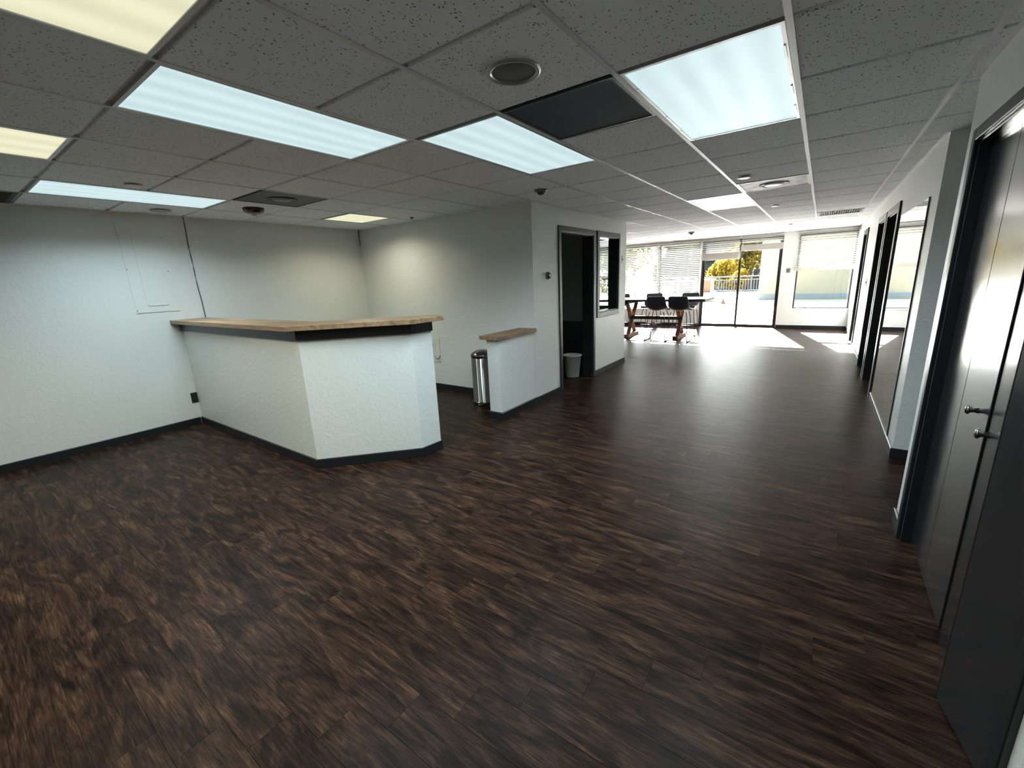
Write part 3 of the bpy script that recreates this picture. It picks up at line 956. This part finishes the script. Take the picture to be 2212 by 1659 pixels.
def vent(i, j, kind, label):
    xc = (gx(i) + gx(i + 1)) / 2; yc = (gy(j) + gy(j + 1)) / 2
    v = tag(empty('ceiling_vent', (xc, yc, CZ)), label, 'vent')
    h = P / 2 - 0.012
    plate = {'perf': 'perf', 'round': 'ventgrey', 'dark': 'ventgrey', 'stain': 'stain', 'grey': 'ventlight'}[kind]
    if kind in ('dark', 'grey'):
        MB().box(-h, h, -h, -h + 0.03, -0.004, 0.012).box(-h, h, h - 0.03, h, -0.004, 0.012).box(-h, -h + 0.03, -h + 0.03, h - 0.03, -0.004, 0.012).box(h - 0.03, h, -h + 0.03, h - 0.03, -0.004, 0.012).build('frame', M[plate], v)
        fin = MB().beam((0, -h + 0.03, 0), (0, h - 0.03, 0), 0.003, 0.026, (0.7, 0, 0.7)).mesh('louver')
        fin.materials.append(M[plate])
        for k in range(18):
            link('louver', fin, v, (-h + 0.045 + k * (2 * h - 0.09) / 17, 0, 0.003))
    else:
        MB().box(-h, h, -h, h, 0.0, 0.008).build('plate', M[plate], v)
        e = 0.016
        MB().box(-h, h, -h, -h + e, -0.003, 0.0).box(-h, h, h - e, h, -0.003, 0.0).box(-h, -h + e, -h + e, h - e, -0.003, 0.0).box(h - e, h, -h + e, h - e, -0.003, 0.0).build('frame', M['ventgrey' if kind != 'stain' else 'ventlight'], v)
        if kind in ('round', 'stain'):
            MB().lathe([(0.13, 0.0), (0.13, -0.006), (0.12, -0.008), (0.105, -0.001), (0.095, -0.001)], (0, 0, 0), 'z', 36).build('ring', M[plate], v)
            MB().lathe([(0.0, -0.012), (0.075, -0.012), (0.085, -0.006), (0.085, 0.0)], (0, 0, 0), 'z', 36).build('center_disc', M['whiteplastic' if kind == 'stain' else 'ventlight'], v)
    return v
vent(2, 2, 'perf', 'large dark perforated square ceiling grille between two light panels')
vent(7, 2, 'round', 'dark square ceiling vent with a grey round centre above the counter')
vent(9, -1, 'dark', 'dark slatted ceiling vent at the left edge of the picture')
vent(1, 7, 'stain', 'dust stained ceiling vent with a pale round centre')
vent(0, 13, 'grey', 'faint grey ceiling vent far down the room by the right wall')

sp = tag(empty('ceiling_speaker', (-1.098, 1.618, CZ)), 'round dark ceiling speaker in a grey rim near the dark grille', 'speaker')
MB().lathe([(0.088, 0.002), (0.088, -0.004), (0.098, -0.010), (0.108, -0.008), (0.112, 0.002)], (0, 0, 0), 'z', 40).build('rim', M['fixture'], sp)
MB().lathe([(0.0, -0.008), (0.05, -0.0065), (0.09, -0.001)], (0, 0, 0), 'z', 40).build('grille', M['speaker'], sp)

al = tag(empty('ceiling_alarm', (-4.757, 2.237, CZ)), 'dark red dome alarm on the ceiling above the counter', 'alarm')
MB().lathe([(0.098, 0.002), (0.098, -0.012), (0.088, -0.034), (0.060, -0.050), (0.0, -0.052)], (0, 0, 0), 'z', 32).build('dome', M['red'], al)
MB().lathe([(0.034, -0.048), (0.030, -0.064), (0.018, -0.074), (0.0, -0.076)], (0, 0, 0), 'z', 20).build('lens', M['clear'], al)

def sprinkler_cap(x, y, r, label, material='whiteplastic'):
    s = tag(empty('sprinkler_cap', (x, y, CZ)), label, 'sprinkler', 'round sprinkler caps in the ceiling')
    MB().lathe([(r * 0.6, 0.004), (r * 0.6, -0.008), (0.0, -0.008)], (0, 0, 0), 'z', 20).build('neck', M['greyplastic'], s)
    MB().lathe([(0.0, -0.008), (r, -0.008), (r, -0.012), (r * 0.8, -0.016), (0.0, -0.017)], (0, 0, 0), 'z', 28).build('cover_plate', M[material], s)
sprinkler_cap(-0.664, 4.63, 0.058, 'white round sprinkler cap just before the stained ceiling vent')
sprinkler_cap(-0.60, 7.0, 0.05, 'white round sprinkler cap beyond the stained ceiling vent')
sprinkler_cap(-0.60, 10.3, 0.05, 'white round sprinkler cap near the far window wall')
sprinkler_cap(-4.251, 1.17, 0.055, 'white round sprinkler cap near the light panel by the left wall')
sprinkler_cap(-5.35, 1.64, 0.085, 'dull grey ceiling disc close to the left wall', 'fixture')

def detector(x, y, s, label):
    d = tag(empty('smoke_detector', (x, y, CZ)), label, 'detector')
    MB().lathe([(0.062 * s, 0.003), (0.062 * s, -0.010 * s), (0.050 * s, -0.022 * s), (0.0, -0.022 * s)], (0, 0, 0), 'z', 24).build('base', M['greyplastic'], d)
    MB().lathe([(0.034 * s, -0.022 * s), (0.032 * s, -0.040 * s), (0.020 * s, -0.046 * s), (0.0, -0.047 * s)], (0, 0, 0), 'z', 24).build('sensor_cap', M['ventgrey'], d)
detector(-2.25, 3.70, 1.0, 'small grey smoke detector on the ceiling before the office corner')
detector(-2.36, 10.0, 1.1, 'dark smoke detector on the ceiling above the tall table')
detector(-4.27, 3.90, 0.45, 'tiny dark sprinkler head beside the small corner light')

# ------------------------------------------------------------------ things on the walls
pn = tag(empty('access_panel', (XL, 1.54, 1.30)), 'white painted breaker panel with a narrow door on the left wall', 'panel')
child_world(MB().box(XL + 0.0005, XL + 0.007, 1.352, 1.727, 1.30, 2.19), 'cover', M['wall'], pn, 0.002)
dr = child_world(MB().box(XL + 0.0075, XL + 0.013, 1.455, 1.636, 1.368, 2.080), 'door', M['wall'], pn, 0.0015)
MB().box(XL + 0.0130, XL + 0.0145, 1.582, 1.612, 1.705, 1.742).build('latch', M['whiteplastic'], dr)
for yy, zz in ((1.362, 1.325), (1.362, 1.74), (1.70, 2.06), (1.70, 1.72)):
    child_world(MB().lathe([(0.0, 0.0085), (0.004, 0.008), (0.005, 0.0065)], (XL, yy, zz), 'x', 10), 'screw', M['ventgrey'], pn)

cab = []
for k in range(15):
    t = k / 14
    cab.append((XL + 0.006, 1.942 - 0.008 * math.sin(t * 3.0) + 0.014 * t * t + 0.002 * math.sin(t * 17), CZ - 0.003 - t * (CZ - 1.21)))
tag(MB().tube(cab, 0.0042, 6).build('wall_cable', M['blackplastic']), 'black cable hanging down the left wall to the counter', 'cable')
cab = [(XL + 0.012, YD - 0.012, CZ - 0.002), (XL + 0.014, YD - 0.014, 2.2), (XL + 0.012, YD - 0.012, 2.12), (XL + 0.02, YD - 0.014, 2.05)]
tag(MB().tube(cab, 0.004, 6).build('corner_cable', M['blackplastic']), 'short dark cable end in the corner behind the counter', 'cable')

def outlet(axis, pos, sgn, w, h, material, label, name='power_outlet', cat='outlet', kind='duplex'):
    o = tag(empty(name, pos), label, cat)
    def bx(a0, a1, b0, b1, t0, t1):
        if axis == 'x':
            return MB().box(sgn * t0, sgn * t1, a0, a1, b0, b1)
        return MB().box(a0, a1, sgn * t0, sgn * t1, b0, b1)
    bx(-w / 2, w / 2, -h / 2, h / 2, 0.0005, 0.006).build('cover_plate', material, o, None, 0.0015)
    if kind == 'duplex':
        for s in (-1, 1):
            bx(-w * 0.24, w * 0.24, s * h * 0.2 - h * 0.13, s * h * 0.2 + h * 0.13, 0.006, 0.0085).build('socket', material, o)
    elif kind == 'switch':
        bx(-w * 0.08, w * 0.08, -h * 0.1, h * 0.1, 0.006, 0.016).build('toggle', M['blackplastic'], o)
    return o
outlet('x', (XL, 1.679, 0.315), 1, 0.075, 0.118, M['blackplastic'], 'black wall outlet on the left wall next to the counter')
outlet('x', (XD, 6.83, 1.71), 1, 0.045, 0.12, M['creamplastic'], 'slim cream wall sensor plate beside the office window', 'wall_sensor', 'sensor', 'switch')
outlet('x', (XR, 8.80, 1.185), -1, 0.075, 0.118, M['whiteplastic'], 'white light switch on the right wall between the black doors', 'light_switch', 'switch', 'switch')
outlet('y', (-0.675, YF, 1.389), -1, 0.085, 0.10, M['greyplastic'], 'grey light switch on the pier right of the sliding door', 'light_switch', 'switch', 'switch')
outlet('x', (XR, 11.6, 0.42), -1, 0.075, 0.118, M['whiteplastic'], 'white outlet low on the right wall beyond the last black door')
outlet('y', (-3.65, YO - 0.142, 0.33), -1, 0.075, 0.118, M['blackplastic'], 'black outlet on the dark wall inside the office')

th_ = tag(empty('thermostat', (XD, 4.475, 1.499)), 'round silver thermostat on the white wall left of the doorway', 'thermostat')
MB().lathe([(0.044, 0.0005), (0.044, 0.006), (0.040, 0.010), (0.036, 0.012)], (0, 0, 0), 'x', 32).build('back_plate', M['greyplastic'], th_)
MB().lathe([(0.036, 0.010), (0.036, 0.026), (0.030, 0.034), (0.022, 0.036)], (0, 0, 0), 'x', 32).build('dial_ring', M['steel'], th_)
MB().lathe([(0.022, 0.034), (0.012, 0.038), (0.0, 0.039)], (0, 0, 0), 'x', 24).build('dial_face', M['clear'], th_)

wb_ = tag(empty('wall_box', (-4.33, YD, 0.39)), 'white rectangular wall plate with a clip and wire hook behind the counter end', 'wall plate')
MB().box(-0.105, 0.098, -0.008, -0.0005, 0.0, 0.345).build('cover_plate', M['whiteplastic'], wb_, None, 0.002)
MB().box(-0.075, -0.03, -0.022, -0.008, 0.245, 0.258).box(-0.04, -0.03, -0.022, -0.008, 0.225, 0.245).build('clip', M['darksteel'], wb_)
MB().tube([(0.005, -0.012, 0.085), (0.02, -0.014, 0.06), (0.045, -0.018, 0.048), (0.075, -0.018, 0.055), (0.095, -0.014, 0.085), (0.10, -0.012, 0.095)], 0.0045, 8).build('hook', M['darksteel'], wb_)

# ------------------------------------------------------------------ bins
bn = tag(empty('pedal_bin', (-3.275, 3.915, 0)), 'shiny cylindrical steel waste bin behind the half wall', 'bin')
MB().lathe([(0.0, 0.004), (0.142, 0.004), (0.142, 0.03), (0.137, 0.032), (0.134, 0.034), (0.134, 0.572), (0.131, 0.575)], (0, 0, 0), 'z', 48).build('body', M['steel'], bn)
MB().lathe([(0.1435, 0.0), (0.1455, 0.004), (0.1455, 0.024), (0.1425, 0.029)], (0, 0, 0), 'z', 48).build('base_ring', M['blackplastic'], bn)
MB().lathe([(0.131, 0.574), (0.131, 0.584)], (0, 0, 0), 'z', 48).build('seal', M['blackplastic'], bn)
MB().lathe([(0.138, 0.582), (0.140, 0.584), (0.140, 0.606), (0.137, 0.612), (0.12, 0.630), (0.09, 0.648), (0.05, 0.661), (0.0, 0.666)], (0, 0, 0), 'z', 48).build('lid', M['steel'], bn)
MB().beam((0.06, -0.13, 0.02), (0.075, -0.185, 0.012), 0.06, 0.008).build('pedal', M['blackplastic'], bn)

wbn = tag(empty('waste_basket', (-2.925, 5.60, 0)), 'small off-white waste basket just inside the office doorway', 'basket')
MB().lathe([(0.0, 0.006), (0.095, 0.006), (0.10, 0.012), (0.128, 0.318), (0.136, 0.322), (0.139, 0.332), (0.136, 0.340), (0.125, 0.336), (0.122, 0.318), (0.094, 0.016), (0.0, 0.014)], (0, 0, 0), 'z', 40).build('tub', M['binwhite'], wbn)
MB().lathe([(0.137, 0.328), (0.143, 0.331), (0.143, 0.338), (0.137, 0.343), (0.128, 0.341), (0.124, 0.334)], (0, 0, 0), 'z', 40).build('rim', M['binwhite'], wbn)

# ------------------------------------------------------------------ tall table and stools
tb = tag(empty('trestle_table', (-3.09, 10.03, 0)), 'tall dark topped table on crossed wooden trestles', 'table')
MB().box(-1.18, 1.185, -0.48, 0.47, 0.888, 0.905).build('top_surface', M['tabletop'], tb, None, 0.002)
MB().box(-1.17, 1.175, -0.47, 0.46, 0.853, 0.888).build('top_edge', M['tableedge'], tb)
for sx in (-0.565, 0.565):
    MB().beam((sx, -0.30, 0.045), (sx, 0.44, 0.045), 0.12, 0.09).build('foot', M['trestle'], tb, None, 0.006)
    MB().beam((sx, -0.34, 0.825), (sx, 0.42, 0.825), 0.12, 0.055).build('top_beam', M['tableedge'], tb)
    for s in (-1, 1):
        MB().beam((sx + 0.022 * s, 0.07 - 0.28 * s, 0.085), (sx + 0.022 * s, 0.07 + 0.25 * s, 0.80), 0.044, 0.085, (1, 0, 0)).build('crossed_leg', M['trestle'], tb, None, 0.004)
MB().box(-0.60, 0.61, 0.03, 0.11, 0.415, 0.495).build('stretcher', M['tableedge'], tb, None, 0.004)

def make_stool():
    s = empty('bar_stool')
    prof = [(0.215, 0.655, 0.195, 0.0), (0.20, 0.675, 0.205, 0.012), (0.10, 0.665, 0.212, 0.03), (-0.02, 0.655, 0.216, 0.05), (-0.12, 0.665, 0.218, 0.075), (-0.185, 0.71, 0.218, 0.07), (-0.215, 0.78, 0.215, 0.05), (-0.235, 0.87, 0.205, 0.035), (-0.25, 0.945, 0.19, 0.025), (-0.255, 0.975, 0.165, 0.02)]
    nu = 11
    def surf(off):
        vs = []
        for k, (y, z, w, lift) in enumerate(prof):
            p0 = prof[max(k - 1, 0)]; p1 = prof[min(k + 1, len(prof) - 1)]
            t = Vector((p1[0] - p0[0], p1[1] - p0[1])).normalized()
            nr = Vector((-t.y, t.x))
            if nr.y < 0 and k < 4: nr = -nr
            nr = Vector((t.y, -t.x))          # towards the sitter
            for u in range(nu):
                a = -1 + 2 * u / (nu - 1)
                b = abs(a) ** 2.2 * lift
                vs.append((a * w, y + nr.x * (b + off), z + nr.y * (b + off)))
        return vs
    a = surf(0.0); b = surf(0.022)
    n = len(prof)
    fs = []
    o = n * nu
    for i in range(n - 1):
        for u in range(nu - 1):
            q = i * nu + u
            fs.append((q, q + 1, q + nu + 1, q + nu))
            fs.append((o + q, o + q + nu, o + q + nu + 1, o + q + 1))
    for i in range(n - 1):
        q = i * nu
        fs.append((q, q + nu, o + q + nu, o + q)); q += nu - 1
        fs.append((q, o + q, o + q + nu, q + nu))
    for u in range(nu - 1):
        fs.append((u, o + u, o + u + 1, u + 1)); q = (n - 1) * nu + u
        fs.append((q, q + 1, o + q + 1, o + q))
    MB().add(a + b, fs, True).build('seat_shell', M['stool'], s)
    rr = 0.0085
    for sx in (-1, 1):
        MB().tube([(0.15 * sx, 0.14, 0.645), (0.175 * sx, 0.16, 0.55), (0.222 * sx, 0.195, 0.012)], rr).build('leg', M['stoolleg'], s)
        MB().tube([(0.15 * sx, -0.12, 0.64), (0.175 * sx, -0.14, 0.55), (0.222 * sx, -0.195, 0.012)], rr).build('leg', M['stoolleg'], s)
        MB().tube([(0.222 * sx, 0.203, 0.0095), (0.222 * sx, -0.203, 0.0095)], 0.0095).build('floor_runner', M['stoolleg'], s)
    MB().tube([(-0.2, 0.18, 0.25), (0.2, 0.18, 0.25)], rr).build('footrest', M['stoolleg'], s)
    MB().tube([(-0.2, -0.18, 0.25), (0.2, -0.18, 0.25)], rr * 0.8).build('back_bar', M['stoolleg'], s)
    return s
st0 = make_stool()
spots = [(-2.885, 9.63, 0, 'left one of the two near bar stools with its back to the viewer'),
         (-2.420, 9.63, 0, 'right one of the two near bar stools with its back to the viewer'),
         (-3.34, 10.60, math.pi, 'middle bar stool on the far side of the tall table'),
         (-2.49, 10.60, math.pi, 'bar stool on the far side of the tall table, nearest the sliding door'),
         (-4.17, 10.60, math.pi, 'bar stool on the far side of the tall table, cut off by the office wall')]
for k, (x, y, rz, lb) in enumerate(spots):
    if k == 0:
        s = st0
    else:
        s = st0.copy(); COL.objects.link(s)
        for ch in st0.children:
            c2 = ch.copy(); COL.objects.link(c2); c2.parent = s
    s.location = (x, y, 0); s.rotation_euler = (0, 0, rz)
    tag(s, lb, 'stool', 'dark bar stools at the tall table')

# ------------------------------------------------------------------ outside
pt = struct(MB().box(-30, 14, YF + 0.16, 31.2, -0.25, -0.05).build('patio', M['subpatio']), 'sunlit pale concrete patio outside the glass door')
edges = [YF + 0.16, 15.0, 17.4, 19.97, 22.2, 24.2, 27.5, 31.2]
xs = [-30.0, -20.0, -9.4, 14.0]
for ya, yb in zip(edges[:-1], edges[1:]):
    for xa, xb in zip(xs[:-1], xs[1:]):
        MB().cbox(xa + 0.02, xb - 0.02, ya + 0.035, yb - 0.035, -0.06, -0.02, 0.006).build('patio_slab', M['patio'], pt)
struct(MB().box(-120, 90, 31.2, 140, -2.2, -1.6).build('lawn', M['grass']), 'ground beyond the patio railing')
wg = tag(empty('building_wing', (1.5, 24.0, 0)), 'cream stucco wing of the building beyond the patio, with a grey teal base band', 'building')
child_world(MB().box(-2.43, 12, 23.9, 30, -0.02, 7.0), 'wall', M['stucco'], wg)
child_world(MB().box(-2.43, 12, 23.87, 23.9, 0.05, 0.25).box(-1.95, 12, 23.86, 23.87, 0.05, 0.2), 'base_band', M['teal'], wg)
child_world(MB().box(-1.70, 12, 23.885, 23.9, 0.25, 7.0), 'panel', M['stucco'], wg)

rl = tag(empty('patio_railing', (-5, 31, 0)), 'dark metal balustrade along the far edge of the patio', 'railing')
child_world(MB().box(-26, -2.2, 30.97, 31.05, 0.98, 1.06), 'top_rail', M['iron'], rl)
child_world(MB().box(-26, -2.2, 30.98, 31.04, 0.80, 0.84), 'middle_rail', M['iron'], rl)
child_world(MB().box(-26, -2.2, 30.98, 31.04, 0.13, 0.17), 'bottom_rail', M['iron'], rl)
child_world(MB().box(-26, -2.2, 30.9, 31.15, -0.02, 0.07), 'curb', M['patio'], rl)
bal = MB().box(-0.022, 0.022, -0.014, 0.014, 0.17, 0.80).mesh('baluster'); bal.materials.append(M['iron'])
pst = MB().box(-0.04, 0.04, -0.03, 0.03, 0.07, 0.98).mesh('post'); pst.materials.append(M['iron'])
x = -25.9
k = 0
while x < -2.25:
    o = link('post' if k % 12 == 0 else 'baluster', pst if k % 12 == 0 else bal, rl, (x + 5, 0.01, 0))
    x += 0.155; k += 1

pl = tag(empty('patio_unit', (-4.75, 23.2, 0)), 'tan box on a pale rounded base standing on the patio', 'planter')
MB().lathe([(0.0, -0.02), (0.60, -0.02), (0.60, 0.20), (0.63, 0.22), (0.63, 0.38), (0.58, 0.44), (0.0, 0.44)], (0, 0, 0), 'z', 14).build('base', M['pale'], pl)
MB().box(-0.40, 0.42, -0.32, 0.32, 0.44, 1.02).build('box_body', M['tan'], pl)
MB().box(-0.45, 0.47, -0.37, 0.37, 1.02, 1.075).box(0.38, 0.46, -0.345, -0.32, 0.44, 1.02).box(-0.44, -0.36, -0.345, -0.32, 0.44, 1.02).build('trim', M['pale'], pl)

ub = tag(empty('umbrella_stand', (-3.52, 21.4, -0.02)), 'small cone shaped stand with a short dark pole on the patio', 'stand')
MB().lathe([(0.0, 0.0), (0.11, 0.0), (0.115, 0.03), (0.05, 0.13), (0.03, 0.22), (0.0, 0.225)], (0, 0, 0), 'z', 18).build('cone', M['cone'], ub)
MB().tube([(0, 0, 0.2), (0, 0, 0.43)], 0.016).build('pole', M['iron'], ub)

def tree(x, y, h, r, material, label, n=1500, z0=-1.6, low=0.25, conifer=False, leaf=0.16):
    t = tag(empty('garden_tree', (x, y, z0)), label, 'tree', 'trees beyond the patio railing')
    rnd = random.Random(int(x * 100) + int(y * 7))
    mbt = MB()
    mbt.lathe([(0.0, 0.0), (0.20, 0.0), (0.13, h * 0.35), (0.05, h * 0.75), (0.0, h * 0.76)], (0, 0, 0), 'z', 8)
    for k in range(5):
        a = k * 1.26; zz = h * (0.3 + 0.07 * k)
        mbt.tube([(0, 0, zz), (r * 0.45 * math.cos(a), r * 0.45 * math.sin(a), zz + h * 0.13)], 0.035, 5)
    mbt.build('trunk', M['bark'], t)
    lobes = []
    for k in range(9):
        a = rnd.random() * 6.28; rad = r * 0.62 * math.sqrt(rnd.random())
        lobes.append((rad * math.cos(a), rad * math.sin(a), h * (low + 0.15 + (0.70 - low) * rnd.random()), r * (0.35 + 0.25 * rnd.random())))
    vs_, fs_ = [], []
    for k in range(n):
        if conifer:
            zz = rnd.random(); a = rnd.random() * 6.28
            rad = r * (1 - zz) * (0.55 + 0.45 * rnd.random())
            c0 = Vector((rad * math.cos(a), rad * math.sin(a), h * (0.08 + 0.92 * zz)))
        else:
            lx, ly, lz, lr = lobes[k % 9]
            d = Vector((rnd.gauss(0, 1), rnd.gauss(0, 1), rnd.gauss(0, 1))).normalized()
            c0 = Vector((lx, ly, lz)) + d * lr * (0.65 + 0.4 * rnd.random())
        u = Vector((rnd.gauss(0, 1), rnd.gauss(0, 1), rnd.gauss(0, 1))).normalized()
        w = u.cross(Vector((rnd.gauss(0, 1), rnd.gauss(0, 1), rnd.gauss(0, 1)))).normalized()
        s = leaf * (0.7 + 0.7 * rnd.random())
        o = len(vs_)
        vs_ += [c0 - u * s, c0 + w * s * 0.55, c0 + u * s, c0 - w * s * 0.55]
        fs_.append((o, o + 1, o + 2, o + 3))
    me = bpy.data.meshes.new('foliage')
    me.from_pydata([tuple(v) for v in vs_], [], fs_)
    me.materials.append(material)
    link('foliage', me, t)
    return t
tree(-6.6, 38.0, 4.6, 1.35, M['leaf_yellow'], 'bright yellow autumn tree behind the left door leaf', 2600, leaf=0.13)
tree(-8.3, 37.0, 6.2, 1.0, M['leaf_green'], 'slim green tree behind the tan patio box', 2600, conifer=True)
tree(-4.7, 40.0, 6.4, 1.5, M['leaf_olive'], 'tall orange and olive tree behind the right door leaf', 2600, low=0.45)
tree(-4.9, 35.2, 3.4, 0.75, M['leaf_yellow'], 'small yellow green tree right behind the door post', 1400, low=0.3, leaf=0.12)
tree(-6.9, 47.5, 8.5, 2.3, M['leaf_olive'], 'large olive tree rising behind the bright yellow one', 3200, low=0.1, leaf=0.22)
tree(-11.6, 44.0, 9.0, 2.3, M['leaf_dark'], 'large dark green tree left of the yellow one', 3200, low=0.1, leaf=0.22)
tree(-1.9, 45.0, 9.5, 2.2, M['leaf_dark'], 'large dark green tree beside the cream building wing', 3000, low=0.35, leaf=0.22)
tree(-15.5, 40.0, 8.0, 2.8, M['leaf_olive'], 'broad olive tree seen through the left blinds', 3000, low=0.1, leaf=0.22)
tree(-22.5, 43.0, 9.0, 3.0, M['leaf_green'], 'broad green tree at the far left beyond the railing', 3000, low=0.1, leaf=0.22)

hs = tag(empty('neighbour_house', (-5.5, 56, -1.6)), 'dark slate blue house behind the trees', 'house')
MB().box(-8, 8, -3, 3, 0, 4.2).build('wall', M['slate'], hs)
MB().add([(-8.5, -3.6, 4.1), (8.5, -3.6, 4.1), (8.5, 3.6, 4.1), (-8.5, 3.6, 4.1), (-8.5, 0, 6.4), (8.5, 0, 6.4)], [(0, 1, 5, 4), (2, 3, 4, 5), (0, 4, 3), (1, 2, 5), (0, 3, 2, 1)]).build('roof', M['roof'], hs)
for k in range(3):
    wv = MB().box(-0.5, 0.5, -3.06, -3.0, 1.4, 2.7).build('window', M['frame'], hs, (-5 + 5 * k, 0, 0))
